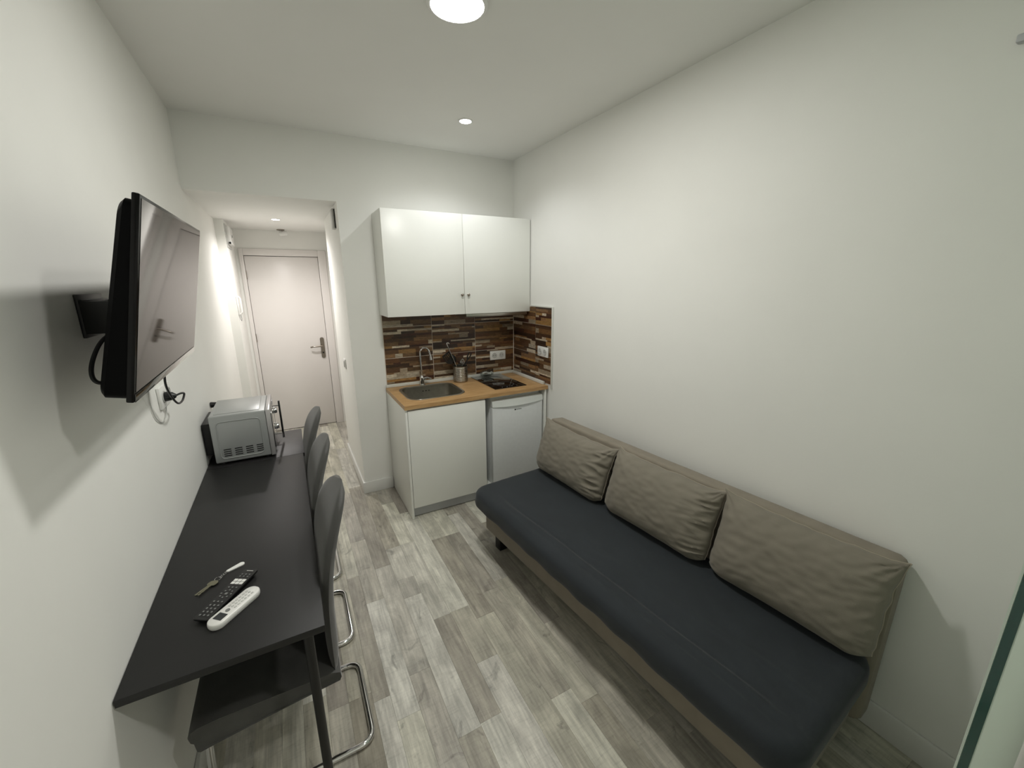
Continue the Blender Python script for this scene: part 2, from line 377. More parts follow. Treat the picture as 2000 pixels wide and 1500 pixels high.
g = NB(); lathe(g, [(.112, 0), (.112, -.008), (.104, -.013), (.098, -.013), (.098, -.004)], (L3[0], L3[1], H), 48); obj('ring', g, M['white'], t)
g = NB(); lathe(g, [(.0975, -.005), (.0975, -.012), (.06, -.016), (0, -.018)], (L3[0], L3[1], H), 48); obj('diffuser', g, M['lamp'], t)
# detector in the hall
t = thing('motion_detector', 'small white detector on a dark round base, hanging above the entrance door', 'detector', (.52, 4.70, HD))
g = NB(); lathe(g, [(.038, 0), (.038, -.008), (.026, -.012), (0, -.012)], (.52, 4.70, HD), 24); obj('base', g, M['nickel'], t)
g = NB(); cyl(g, (.52, 4.70, HD - .012), (.52, 4.70, HD - .028), .012); obj('neck', g, M['white'], t)
g = NB(); lathe(g, [(0, -.04), (.02, -.04), (.024, -.03), (.024, .03), (.018, .036), (0, .036)], mat4=Matrix.Translation((.545, 4.695, HD - .04)) @ Matrix.Rotation(PI / 2.2, 4, 'Y'), n=20); obj('head', g, M['white'], t)
# grille, switch, fuse box, intercom
t = thing('wall_vent', 'thin white vent box with a dark slot high on the hall partition', 'vent', (XC, 2.96, 2.1))
obj('cover', mkbox(XC - .022, 2.915, 2.105, XC, 3.005, 2.245, bev=.004), M['wgrey'], t)
obj('slot', mkbox(XC - .009, 2.909, 2.11, XC - .004, 2.9155, 2.24), M['dark'], t, label='dark side slot')
t = thing('light_switch', 'white wall switch at the end of the hall partition', 'switch', (XC, 3.25, .98))
obj('plate', mkbox(XC - .010, 3.205, .98, XC, 3.29, 1.065, bev=.003), M['white'], t)
obj('rocker', mkbox(XC - .015, 3.22, .995, XC - .0102, 3.275, 1.05, bev=.002), M['wgrey'], t)
t = thing('alarm_siren', 'white box with a keyhole, high on the left side of the hall', 'box', (.07, 4.25, 2.05))
obj('housing', mkbox(.0705, 4.13, 2.06, .105, 4.42, 2.215, bev=.006), M['white'], t)
obj('backplate', mkbox(.0702, 4.10, 2.03, .0765, 4.45, 2.235, bev=.002), M['wgrey'], t)
g = NB(); lathe(g, [(.012, 0), (.012, .003), (0, .003)], mat4=Matrix.Translation((.1048, 4.28, 2.14)) @ Matrix.Rotation(PI / 2, 4, 'Y'), n=16); obj('keyhole', g, M['soot'], t)
obj('latch', mkbox(.088, 4.115, 2.063, .103, 4.1298, 2.08), M['dark'], t)
t = thing('intercom', 'white intercom handset on the left wall of the hall', 'intercom', (.07, 4.1, 1.40))
obj('body', mkbox(.0705, 4.10, 1.42, .085, 4.17, 1.60, bev=.005), M['white'], t)
g = NB(); tube(g, round_path([(.087, 4.12, 1.43), (.100, 4.12, 1.445), (.100, 4.12, 1.575), (.087, 4.12, 1.59)], .015), .009, 12); obj('handset', g, M['white'], t)
g = NB(); tube(g, [(.088, 4.12, 1.425), (.09, 4.115, 1.385), (.086, 4.125, 1.365), (.078, 4.14, 1.38), (.078, 4.14, 1.42)], .002, 8); obj('cord', g, M['soot'], t)

# ------------------------------------------------------------------ kitchen
XL, Hw, YF = 1.1022, .8826, B - .6
ZB = Hw - .03
def cabinet():
    t = thing('base_cabinet', 'white lower kitchen cabinet with one plain door and grey plinth', 'cabinet', (1.7, B - .3, 0))
    E = .002
    obj('side_panel', mkbox(XL + .004, YF + .012, 0, XL + .02, B - E, ZB, bev=.001), M['cab'], t)
    obj('side_panel', mkbox(1.705, YF + .03, .085, 1.721, B - E, ZB, bev=.001), M['cab'], t)
    obj('side_panel', mkbox(W - .035, YF + .012, 0, W - .019, B - .02, ZB, bev=.001), M['cab'], t)
    obj('bottom_panel', mkbox(XL + .021, YF + .03, .085, W - .036, B - .02, .100), M['cab'], t)
    obj('top_rail', mkbox(XL + .021, YF + .03, ZB - .018, 1.704, YF + .12, ZB), M['cab'], t)
    obj('door', mkbox(XL + .022, YF + .009, .088, 1.718, YF + .027, ZB - .012, bev=.0015), M['cab'], t)
    obj('plinth', mkbox(XL + .021, YF + .045, .006, W - .036, YF + .060, .084), M['plinth'], t)
    obj('back_panel', mkbox(XL + .021, B - .012, .1, W - .036, B - .004, ZB), M['cab'], t)
cabinet()
# worktop with a hole
SX0, SX1, SY0, SY1 = 1.170, 1.622, 2.262, 2.685
def worktop():
    bm = NB()
    def ring(pts, z):
        vs = [bm.verts.new((x, y, z)) for x, y in pts]
        return [bm.edges.new((vs[i], vs[(i + 1) % len(vs)])) for i in range(len(vs))]
    hole = rrect(SX0 + .012, SY0 + .012, SX1 - .012, SY1 - .012, .085, 8)
    e = ring([(XL, YF), (W - .012, YF), (W - .012, B - .012), (XL, B - .012)], ZB) + ring(hole, ZB)
    bmesh.ops.triangle_fill(bm, edges=e, use_beauty=True)
    r = bmesh.ops.extrude_face_region(bm, geom=bm.faces[:])
    bmesh.ops.translate(bm, vec=(0, 0, Hw - ZB), verts=[v for v in r['geom'] if isinstance(v, bmesh.types.BMVert)])
    t = obj('worktop', bm, M['wood'], smooth=30); tag(t, 'light oak worktop with sink and hob set in it', 'worktop')
    return t
worktop()
def rr3(x0, y0, x1, y1, r, z, n=8): return [(x, y, z) for x, y in rrect(x0, y0, x1, y1, r, n)]
def sink():
    t = thing('sink', 'rectangular stainless steel sink bowl with rounded corners', 'sink', (1.396, 2.474, Hw))
    g = NB(); F = .0
    loops = [rr3(SX0, SY0, SX1, SY1, .095, Hw + .0005), rr3(SX0 + .003, SY0 + .003, SX1 - .003, SY1 - .003, .093, Hw + .004),
             rr3(SX0 + .018, SY0 + .018, SX1 - .018, SY1 - .018, .08, Hw + .004), rr3(SX0 + .023, SY0 + .023, SX1 - .023, SY1 - .023, .076, Hw - .001),
             rr3(SX0 + .027, SY0 + .027, SX1 - .027, SY1 - .027, .075, Hw - .11), rr3(SX0 + .038, SY0 + .038, SX1 - .038, SY1 - .038, .066, Hw - .135),
             rr3(SX0 + .07, SY0 + .07, SX1 - .07, SY1 - .07, .05, Hw - .142)]
    loft(g, loops, cap0=False); bmesh.ops.recalc_face_normals(g, faces=g.faces)
    o = obj('bowl', g, M['sinksteel'], t, smooth=40)
    md = o.modifiers.new('s', 'SOLIDIFY'); md.thickness = .0008; md.offset = 0
    g = NB(); lathe(g, [(0, 0), (.03, 0), (.038, .003), (.038, .0035), (.0, .001)], (1.396, 2.46, Hw - .1415), 24); obj('drain', g, M['chrome'], t)
    g = NB()
    for k in (-.025, 0, .025): box(g, 1.405 + k - .006, SY1 - .0285, Hw - .045, 1.405 + k + .006, SY1 - .0275, Hw - .038)
    obj('overflow_slots', g, M['dark'], t)
sink()
def faucet():
    c = (1.390, 2.706)
    t = thing('kitchen_faucet', 'chrome gooseneck kitchen faucet behind the sink', 'faucet', (c[0], c[1], Hw))
    g = NB(); lathe(g, [(.026, 0), (.026, .006), (.021, .012), (.020, .062), (.012, .075), (.009, .08)], (c[0], c[1], Hw + .001), 24); obj('body', g, M['chrome'], t)
    pts = [(c[0] + .002, c[1], Hw + .078), (c[0] - .002, c[1], Hw + .20)]
    R_ = .032; 
    for k in range(13):
        a = PI - k / 12 * PI * .93; pts.append((c[0] + .03 + R_ * math.cos(a) - .0, c[1] - .045 * (1 - math.cos(PI * k / 12)) * .6, Hw + .268 + .045 * math.sin(a)))
    e = pts[-1]; pts.append((e[0] + .006, e[1] - .004, e[2] - .035))
    g = NB(); tube(g, pts, .0085, 12); obj('spout', g, M['chrome'], t)
    g = NB(); tube(g, [pts[-1], (pts[-1][0] + .003, pts[-1][1] - .001, pts[-1][2] - .028)], [.0105, .012], 12); obj('aerator', g, M['chrome'], t)
    g = NB(); tube(g, [(c[0] + .012, c[1] - .008, Hw + .05), (c[0] + .04, c[1] - .02, Hw + .062), (c[0] + .072, c[1] - .032, Hw + .05)], [.013, .008, .006], 10); obj('lever', g, M['chrome'], t)
faucet()
def hob():
    x0, x1, y0, y1 = 1.845, 2.135, 2.255, 2.745
    t = thing('induction_hob', 'black glass two-zone hob set into the worktop', 'hob', (1.99, 2.5, Hw))
    obj('glass', mkbox(x0, y0, Hw + .0005, x1, y1, Hw + .006, bev=.0015), M['hob'], t)
    for cy, r in ((2.37, .075), (2.60, .09)):
        g = NB(); lathe(g, [(r, 0), (r, .0003), (r + .0022, .0003), (r + .0022, 0)], (1.99, cy, Hw + .0061), 40, cap=False); obj('zone_ring', g, M['soot'], t)
    for k in range(4):
        g = NB(); lathe(g, [(.005, 0), (.005, .0003), (0, .0003)], (1.92 + k * .045, 2.277, Hw + .0061), 12); obj('touch_mark', g, M['soot'], t)
hob()
# upstand
bm = mkbox(XL + .003, B - .022, Hw + .0005, W - .012, B - .008, Hw + .026, bev=.003); box(bm, W - .034, YF + .05, Hw + .0005, W - .012, B - .022, Hw + .026, bev=.003)
tag(obj('worktop_upstand', bm, M['trimwhite']), 'pale grey sealing strip along the back and right of the worktop', 'trim')
# backsplash tiles
PAL = [srgb(92, 70, 54), srgb(116, 94, 72), srgb(140, 118, 90), srgb(164, 144, 110), srgb(130, 112, 90), srgb(92, 56, 44), srgb(188, 184, 176), srgb(168, 162, 152), srgb(64, 42, 34), srgb(150, 130, 106), srgb(126, 98, 70)]
PAL = [tuple(c[k] * .72 + srgb(136, 124, 108)[k] * .28 for k in range(3)) + (1,) for c in PAL]
PW = [3, 4, 4, 3, 3, 2, 3.4, 2.8, 1.6, 3, 2]
wb = bpy.data.objects['wall_back']; wr = bpy.data.objects['wall_right']
def tile(u0, u1, z0, z1, axis, seed):
    rd = random.Random(seed); g = NB(); cl = g.loops.layers.color.new('Col')
    gp_ = .0019
    def bx(a, b, c, d, t0, t1, col):
        before = len(g.faces)
        if axis == 'b': vs = [(a, B - t1, c), (b, B - t1, c), (b, B - t1, d), (a, B - t1, d), (a, B - t0, c), (b, B - t0, c), (b, B - t0, d), (a, B - t0, d)]
        else: vs = [(W - t1, a, c), (W - t1, b, c), (W - t1, b, d), (W - t1, a, d), (W - t0, a, c), (W - t0, b, c), (W - t0, b, d), (W - t0, a, d)]
        v = [g.verts.new(p) for p in vs]
        for q in ((0, 1, 2, 3), (0, 4, 5, 1), (1, 5, 6, 2), (2, 6, 7, 3), (3, 7, 4, 0), (4, 7, 6, 5)):
            f = g.faces.new([v[i] for i in q])
            for lo in f.loops: lo[cl] = col
    bx(u0 + gp_, u1 - gp_, z0 + gp_, z1 - gp_, .0001, .005, srgb(58, 42, 32))
    z = z0 + gp_
    while z < z1 - gp_ - .004:
        h = rd.choice([.012, .016, .02, .026, .032]); zt = min(z + h, z1 - gp_)
        if z1 - gp_ - zt < .006: zt = z1 - gp_
        x = u0 + gp_
        while x < u1 - gp_ - .002:
            L = rd.choice([.06, .08, .11, .14, .19, .24]); xe = min(x + L, u1 - gp_)
            if u1 - gp_ - xe < .02: xe = u1 - gp_
            c = rd.choices(PAL, PW)[0]; j = rd.uniform(1.5, 1.95)
            bx(x + .0001, xe - .0001, z + .0001, zt - .0001, .004, .0060 + rd.uniform(0, .0014), (c[0] * j, c[1] * j, c[2] * j, 1))
            x = xe
        z = zt
    return g
zr = [(Hw + .012, 1.118), (1.118, 1.368), (1.368, 1.51)]
k = 0
for (a, b) in ((1.115, 1.512), (1.512, 1.902), (1.902, W - .009)):
    for (c, d) in zr:
        if d > 1.5: d = 1.468
        obj('tile', tile(a, b, c, d, 'b', 100 + k), M['tile'], wb, smooth=0); k += 1
for (a, b) in ((2.370, B - .010), (2.128, 2.370)):
    for (c, d) in zr:
        if a > 2.2 and d > 1.5: pass
        obj('tile', tile(a, b, c, d, 'r', 200 + k), M['tile'], wr, smooth=0); k += 1
g = mkbox(1.113, B - .0045, Hw + .01, W - .001, B - .0001, 1.468); obj('grout_bed', g, M['grout'], wb, smooth=0)
g = mkbox(W - .0045, 2.126, Hw + .01, W - .0001, B - .001, 1.512); obj('grout_bed', g, M['grout'], wr, smooth=0)
bm = mkbox(W - .013, 2.112, Hw - .02, W, 2.127, 1.522, bev=.003); box(bm, W - .012, 2.127, 1.511, W, 2.44, 1.522, bev=.002)
struct('trim_1', bm, M['trimwhite'])

def upper():
    XU, YU, ZT, ZU, XR = 1.1026, 2.462, 2.2022, 1.4691, W - .008
    t = thing('wall_cabinet', 'white two-door wall cabinet above the worktop', 'cabinet', ((XU + XR) / 2, 2.6, ZU))
    yb = B - .002
    obj('side_panel', mkbox(XU, YU + .020, ZU, XU + .016, yb, ZT, bev=.001), M['cab'], t)
    obj('side_panel', mkbox(XR - .016, YU + .020, ZU, XR, yb, ZT, bev=.001), M['cab'], t)
    obj('top_panel', mkbox(XU + .0165, YU + .02, ZT - .016, XR - .0165, yb, ZT), M['cab'], t)
    obj('bottom_panel', mkbox(XU + .0165, YU + .02, ZU + .004, 1.690, yb, ZU + .02), M['cab'], t)
    obj('divider', mkbox(1.691, YU + .02, ZU + .004, 1.706, yb, ZT - .017), M['cab'], t)
    for x0, x1, kx in ((XU, 1.6955, 1.672), (1.6985, XR, 1.723)):
        d = obj('door', mkbox(x0, YU, ZU, x1, YU + .018, ZT, bev=.0015), M['cab'], t)
        g = NB(); lathe(g, [(.0, 0), (.006, 0), (.005, .012), (.010, .018), (.011, .024), (.007, .028), (0, .029)], mat4=Matrix.Translation((kx, YU - .0005, 1.616)) @ Matrix.Rotation(PI / 2, 4, 'X'), n=20); obj('knob', g, M['nickel'], d)
    h = thing('extractor_hood', 'slim grey extractor hood under the right side of the wall cabinet', 'hood', (2.0, 2.6, ZU - .03))
    obj('body', mkbox(1.716, 2.492, ZU - .030, XR - .02, B - .02, ZU + .19, bev=.003), M['steel'], h)
    obj('front_strip', mkbox(1.712, 2.478, ZU - .026, XR - .018, 2.4915, ZU - .002, bev=.002), M['steel'], h)
    g = NB()
    for i in range(9): box(g, 1.78 + i * .05, 2.53, ZU - .0315, 1.815 + i * .05, 2.70, ZU - .0302)
    obj('filter', g, M['nickel'], h)
upper()
# fridge
def fridge():
    x0, x1, yf, z0, z1 = 1.778, 2.238, 2.172, .1015, .822
    t = thing('mini_fridge', 'small silver undercounter fridge with a curved white top edge', 'fridge', (2.0, 2.4, z0))
    obj('body', mkbox(x0 + .003, yf + .045, z0, x1 - .003, B - .06, z1, bev=.004), M['fridge'], t)
    obj('door', mkbox(x0, yf, z0 + .01, x1, yf + .04, z1 - .055, bev=.006), M['fridge'], t)
    g = NB(); lo, hi = [], []
    n = 24
    A = []; 
    for k in range(n + 1):
        s = k / n; x = x0 + (x1 - x0) * s; A.append((x, .012 * (1 - (2 * s - 1) ** 2)))
    front_b = [(x, yf - .004 - d, z1 - .054 - d * .8) for x, d in A]; front_t = [(x, yf + .002 - d * .6, z1 - .012) for x, d in A]
    back_t = [(x, yf + .04, z1 - .004) for x, d in A]; back_b = [(x, yf + .04, z1 - .052) for x, d in A]
    rows_ = [front_b, front_t, back_t, back_b]; vv = [[g.verts.new(p) for p in r] for r in rows_]
    for i in range(4):
        a, b = vv[i], vv[(i + 1) % 4]
        for k in range(n): g.faces.new((a[k], a[k + 1], b[k + 1], b[k]))
    g.faces.new([vv[i][0] for i in range(4)]); g.faces.new([vv[i][n] for i in range(4)][::-1])
    obj('top_handle', g, M['fridgetrim'], t, label='curved white door top')
    g = NB(); box(g, 1.975, yf - .0012, .716, 1.986, yf - .0001, .727)
    x = 1.991
    for wd, ht in ((.004, .008), (.0035, .006), (.004, .006), (.0025, .008), (.004, .007), (.004, .006), (.003, .008), (.004, .006)):
        box(g, x, yf - .0008, .7185, x + wd, yf - .0001, .7185 + ht); x += wd + .0025
    obj('badge', g, M['dark'], t, label='small dark maker badge')
    obj('worktop_rim', mkbox(x0 + .004, yf + .05, z1 + .0005, x1 - .004, B - .07, z1 + .012, bev=.003), M['fridgetrim'], t)
fridge()
# sockets
def socket2(name, label, c, axis):
    t = thing(name, label, 'socket', c, None)
    def P(u, d, z): return (c[0] + u, B - d, z) if axis == 'b' else (W - d, c[1] - u, z)
    def bx(u0, u1, z0, z1, d0, d1, bev): 
        a, b = P(u0, d0, z0), P(u1, d1, z1); return mkbox(min(a[0], b[0]), min(a[1], b[1]), z0, max(a[0], b[0]), max(a[1], b[1]), z1, bev=bev)
    z = c[2]
    obj('plate', bx(-.078, .078, z, z + .082, .0095, .019, .003), M['white'], t)
    rot = Matrix.Rotation(PI / 2, 4, 'X') if axis == 'b' else Matrix.Rotation(-PI / 2, 4, 'Y')
    for u in (-.036, .036):
        g = NB(); lathe(g, [(.024, 0), (.024, .003), (.020, .0035), (.019, .0012), (0, .0012)], mat4=Matrix.Translation(P(u, .0191, z + .041)) @ rot, n=28); s = obj('outlet', g, M['wgrey'], t)
        g = NB()
        for du in (-.0095, .0095): lathe(g, [(.003, 0), (.003, .0006), (0, .0006)], mat4=Matrix.Translation(P(u + du, .0206, z + .041)) @ rot, n=10)
        obj('holes', g, M['dark'], s)
socket2('wall_socket', 'white double socket on the back backsplash behind the hob', (2.118, B, 1.022), 'b')
socket2('wall_socket', 'white double socket on the right-hand backsplash by the wall edge', (W, 2.24, 1.112), 'r')

# utensils
CX, CY = 1.716, 2.66
def crock():
    t = thing('utensil_crock', 'ribbed stainless steel crock holding kitchen utensils on the worktop', 'crock', (CX, CY, Hw))
    q_ = 1.13
    prof = [(0, 0), (.050, 0), (.053, .004)]
    for k in range(9): z = .012 + k * .0125; prof += [(.053, z), (.0545, z + .003), (.053, z + .006)]
    prof += [(.053, .126), (.0555, .130), (.0515, .130), (.0505, .012), (0, .012)]
    g = NB(); lathe(g, [(r * q_, z * 1.06) for r, z in prof], (CX, CY, Hw + .0005), 40); obj('body', g, M['steel'], t)
crock()
def utensil(name, label, base, top, head, m, hm, rad=.0045):
    base = Vector(base); top = Vector(top); d = (top - base).normalized(); up = Vector((0, 1, 0)); sx = d.cross(up).normalized(); ny = sx.cross(d)
    t = thing(name, label, 'utensil', tuple(base))
    L = (top - base).length
    g = NB(); tube(g, [base, base + d * L * .5, top], [rad, rad * .8, rad * .8], 10); obj('handle', g, m, t)
    T = Matrix((sx, d, ny)).transposed().to_4x4(); T.translation = top
    g = NB()
    def plate(out, th=.002):
        lo = [T @ Vector((x, y, -th / 2)) for x, y in out]; hi = [T @ Vector((x, y, th / 2)) for x, y in out]; loft(g, [lo, hi])
    if head == 'turner':
        plate([(-.012, -.005), (.012, -.005), (.034, .02), (.036, .035), (-.036, .035), (-.034, .02)])
        plate([(-.036, .085), (.036, .085), (.037, .1), (-.037, .1)])
        for k in range(5): x = -.036 + k * .0155; plate([(x, .034), (x + .0095, .034), (x + .0095, .086), (x, .086)])
    elif head in ('spoon', 'ladle'):
        n = 20; rs = []
        for j in range(6):
            f = j / 5; a = .028 * math.cos(f * PI / 2 * .0 + 0) * (1 - f ** 3); dep = .014 * f
            rs.append([T @ Vector((.028 * math.sqrt(1 - (f * .95) ** 2) * math.cos(2 * PI * k / n), .034 + .04 * math.sqrt(1 - (f * .95) ** 2) * math.sin(2 * PI * k / n), -dep)) for k in range(n)])
        loft(g, rs, cap0=True)
    elif head == 'tongs':
        for s in (-1, 1): plate([(s * .004, -.02), (s * .013, -.005), (s * .017, .03), (s * .013, .05), (s * .005, .05), (s * .007, .02)], .006)
    elif head == 'hook':
        pts = [T @ Vector(p) for p in ((0, 0, 0), (0, .02, .0), (-.006, .03, 0), (-.016, .028, .0), (-.02, .016, 0))]; tube(g, pts, [.006, .006, .0055, .005, .004], 10)
    elif head == 'whisk':
        for k in range(5):
            a = k * PI / 5; pts = [T @ Vector((math.cos(a) * .02 * math.sin(PI * s / 12), .06 * s / 12 if s <= 12 else 0, math.sin(a) * .02 * math.sin(PI * s / 12))) for s in range(13)]; tube(g, pts, .0015, 6)
            pts = [T @ Vector((-math.cos(a) * .02 * math.sin(PI * s / 12), .06 * s / 12, -math.sin(a) * .02 * math.sin(PI * s / 12))) for s in range(13)]; tube(g, pts, .0015, 6)
    obj('head', g, hm, t, smooth=35)
zb = Hw + .014
utensil('slotted_turner', 'black slotted turner leaning left in the steel crock', (CX + .02, CY, zb), (CX - .08, CY - .01, Hw + .17), 'turner', M['black'], M['black'])
utensil('serving_fork', 'shiny steel handle with a hooked end rising from the steel crock', (CX + .01, CY - .02, zb), (CX - .115, CY - .03, Hw + .315), 'hook', M['chrome'], M['chrome'], .0055)
utensil('serving_spoon', 'black oval serving spoon upright in the steel crock', (CX + .005, CY + .01, zb), (CX - .045, CY + .02, Hw + .165), 'spoon', M['black'], M['black'])
utensil('kitchen_tongs', 'black tongs leaning right in the steel crock', (CX - .02, CY, zb), (CX + .075, CY, Hw + .20), 'tongs', M['black'], M['black'], .007)
utensil('whisk', 'short pale wire whisk in the middle of the steel crock', (CX, CY - .01, zb), (CX + .012, CY - .015, Hw + .14), 'whisk', M['chrome'], M['chrome'], .006)
# lying jar
def jar():
    c = Vector((1.985, 2.700, Hw + .0375)); T = Matrix.Translation(c) @ Matrix.Rotation(math.radians(6), 4, 'Z') @ Matrix.Rotation(PI / 2, 4, 'Y')
    t = thing('glass_jar', 'small clear jar of white pieces lying on its side behind the hob', 'jar', (c.x, c.y, Hw + .007))
    g = NB(); lathe(g, [(0, -.058), (.026, -.058), (.030, -.052), (.030, .035), (.025, .044), (.025, .056), (.0235, .056), (.0235, .043), (.0285, .034), (.0285, -.050), (.025, -.056), (0, -.056)], mat4=T, n=28); obj('glass', g, M['clear'], t)
    g = NB(); rd = random.Random(4)
    for i in range(11):
        p = T @ Vector((rd.uniform(-.012, .012), rd.uniform(-.014, .010), -.045 + i * .0085)); r = rd.uniform(.010, .013)
        bmesh.ops.create_icosphere(g, subdivisions=2, radius=r, matrix=Matrix.Translation(p) @ Matrix.Diagonal((1, 1.2, .8, 1)))
    o = obj('contents', g, M['white'], t); o['kind'] = 'stuff'
jar()

# ------------------------------------------------------------------ desks
ZD = .7677
def desk(name, label, y0, y1, m, x1=.4555):
    t = thing(name, label, 'desk', (x1 / 2, (y0 + y1) / 2, 0))
    obj('desk_top', mkbox(.003, y0, ZD - .022, x1, y1, ZD, bev=.0012), m, t)
    obj('wall_rail', mkbox(.003, y0 + .05, ZD - .06, .025, y1 - .05, ZD - .0225, bev=.002), M['blackmetal'], t)
    for x in (x1 - .046,):
        for y in (y0 + .035, y1 - .045):
            g = NB(); lathe(g, [(0, 0), (.013, 0), (.0135, .006), (.0135, ZD - .035), (.024, ZD - .033), (.024, ZD - .0225), (0, ZD - .0225)], (x, y, 0), 20); l_ = obj('leg', g, M['blackmetal'], t)
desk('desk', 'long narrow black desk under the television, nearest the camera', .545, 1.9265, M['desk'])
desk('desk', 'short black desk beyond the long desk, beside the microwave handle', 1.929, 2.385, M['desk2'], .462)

# microwave
def microwave():
    x0, x1, y0, y1, z0, z1 = .045, .322, 1.952, 2.312, ZD + .014, 1.042
    t = thing('microwave', 'silver microwave oven at the far end of the black desks', 'microwave', (.18, 2.13, ZD))
    obj('body', mkbox(x0, y0, z0, x1 - .022, y1, z1, bev=.006, seg=3), M['mw'], t)
    fr = obj('front', mkbox(x1 - .0215, y0 - .003, z0 - .002, x1, y1 + .003, z1 + .001, bev=.004), M['mwfront'], t)
    # raised rim of the side panel and vents on the near side
    g = NB(); lp0 = rrect(x0 + .028, z0 + .022, x1 - .052, z1 - .035, .02, 6, 6); tube(g, [(x, y0 - .0002, z) for x, z in lp0], .0028, 8, closed=True); obj('side_rim', g, M['mw'], t)
    g = NB()
    for i in range(4):
        for j in range(4):
            xx = x0 + .042 + i * .050; zz = z0 + .034 + j * .0115
            box(g, xx, y0 - .0012, zz, xx + .034, y0 + .0004, zz + .0052, bev=.0005, seg=1)
    obj('vent_slots', g, M['dark'], t)
    obj('top_panel', mkbox(x0 + .02, y0 + .03, z1 - .001, x1 - .05, y1 - .03, z1 + .0025, bev=.002), M['mw'], t)
    obj('door_glass', mkbox(x1 + .0005, y0 + .03, z0 + .03, x1 + .004, y1 - .10, z1 - .03, bev=.001), M['blackgloss'], fr, label='dark door window')
    obj('control_panel', mkbox(x1 + .0005, y1 - .09, z0 + .02, x1 + .004, y1 - .01, z1 - .02, bev=.001), M['mwfront'], fr)
    for z in (z0 + .07, z0 + .17):
        g = NB(); lathe(g, [(.021, 0), (.021, .004), (.017, .018), (.0, .019)], mat4=Matrix.Translation((x1 + .004, y1 - .05, z)) @ Matrix.Rotation(PI / 2, 4, 'Y'), n=24); obj('dial', g, M['chrome'], fr)
    yh = y1 - .12
    g = NB(); tube(g, [(x1 + .040, yh, z0 + .01), (x1 + .040, yh, z1 - .015)], .006, 12); h = obj('handle', g, M['chrome'], fr)
    for z in (z0 + .04, z1 - .045):
        g = NB(); cyl(g, (x1 + .002, yh, z), (x1 + .036, yh, z), .004, 10); obj('handle_post', g, M['chrome'], t)
    for x in (x0 + .03, x1 - .04):
        for y in (y0 + .03, y1 - .03):
            g = NB(); lathe(g, [(0, 0), (.012, 0), (.010, .0135), (0, .0135)], (x, y, ZD + .0005), 14); obj('foot', g, M['black'], t)
    g = NB(); box(g, .003, y0 + .05, ZD + .05, .0445, y1 - .05, z1 - .05, bev=.004); obj('rear_housing', g, M['black'], t)
microwave()
t = thing('wall_plug', 'black plug on the wall behind the microwave', 'plug', (.0, 2.36, 1.0))
g = NB(); lathe(g, [(0, 0), (.016, 0), (.018, .004), (.014, .03), (.006, .036), (0, .036)], mat4=Matrix.Translation((.001, 2.37, 1.005)) @ Matrix.Rotation(PI / 2, 4, 'Y'), n=18); obj('plug_body', g, M['black'], t)
g = NB(); tube(g, [(.036, 2.37, 1.005), (.045, 2.368, .99), (.04, 2.362, .93), (.03, 2.355, .86), (.03, 2.345, ZD + .01)], .0035, 8); obj('cord', g, M['black'], t)

# ------------------------------------------------------------------ television
def tv():
    TL, TR, BR, BL = Vector((.243, .554, 1.885)), Vector((.240, 1.284, 1.886)), Vector((.155, 1.290, 1.476)), Vector((.162, .561, 1.462))
    c = (TL + TR + BR + BL) / 4; r = ((TR - TL) + (BR - BL)).normalized(); u = ((TL - BL) + (TR - BR)); u = (u - r * u.dot(r)).normalized(); n = r.cross(u)
    Rm = Matrix((r, u, n)).transposed()
    hw, hh = .366, .213
    t = thing('television', 'black flat-screen television tilted down on the left wall', 'television', tuple(c), Rm)
    g = NB()                       # bezel plate
    box(g, -hw, -hh, -.014, hw, hh, -.0005, bev=.003); obj('bezel', g, M['bezel'], t, local=True)
    obj('screen', mkbox(-hw + .009, -hh + .022, -.0004, hw - .009, hh - .008, .0006), M['screen'], t, local=True, smooth=0)
    obj('lower_strip', mkbox(-hw + .004, -hh + .001, -.0004, hw - .004, -hh + .019, .0016, bev=.0006), M['blackgloss'], t, local=True, label='glossy strip under the screen')
    g = NB()                       # back shell: lofted, deeper at the bottom
    def rl(x0, y0, x1, y1, rr, zt, zb): return [(x, y, zt + (zb - zt) * (1 - (y + hh) / (2 * hh))) for x, y in rrect(x0, y0, x1, y1, rr, 6)]
    loft(g, [rl(-hw + .006, -hh + .004, hw - .006, hh - .012, .02, -.0145, -.0145), rl(-hw + .006, -hh + .004, hw - .006, hh - .012, .02, -.026, -.050),
             rl(-hw + .012, -hh + .008, hw - .012, hh - .018, .03, -.034, -.058), rl(-hw + .05, -hh + .03, hw - .05, hh - .06, .04, -.042, -.064)])
    obj('back_shell', g, M['tvblack'], t, local=True)
    g = NB(); box(g, -.13, -.11, -.078, .13, .10, -.0600, bev=.006); obj('rear_box', g, M['tvblack'], t, local=True)
    g = NB()
    for i in range(14): box(g, -.10 + i * .015, .07, -.0795, -.093 + i * .015, .092, -.0785)
    obj('rear_vents', g, M['dark'], t, local=True)
    # wall bracket
    b = thing('tv_bracket', 'black steel wall bracket behind the television', 'bracket', (0, .92, 1.55))
    obj('wall_plate', mkbox(.0005, .895, 1.575, .008, 1.06, 1.685, bev=.001), M['blackmetal'], b)
    for y in (.895, 1.052): obj('side_arm', mkbox(.008, y, 1.585, .105, y + .005, 1.668, bev=.001), M['blackmetal'], b)
    obj('hook_rail', mkbox(.008, .90, 1.64, .024, 1.05, 1.672, bev=.002), M['blackmetal'], b)
    obj('tilt_bar', mkbox(.075, .902, 1.62, .092, 1.05, 1.645, bev=.002), M['blackmetal'], b)
tv()
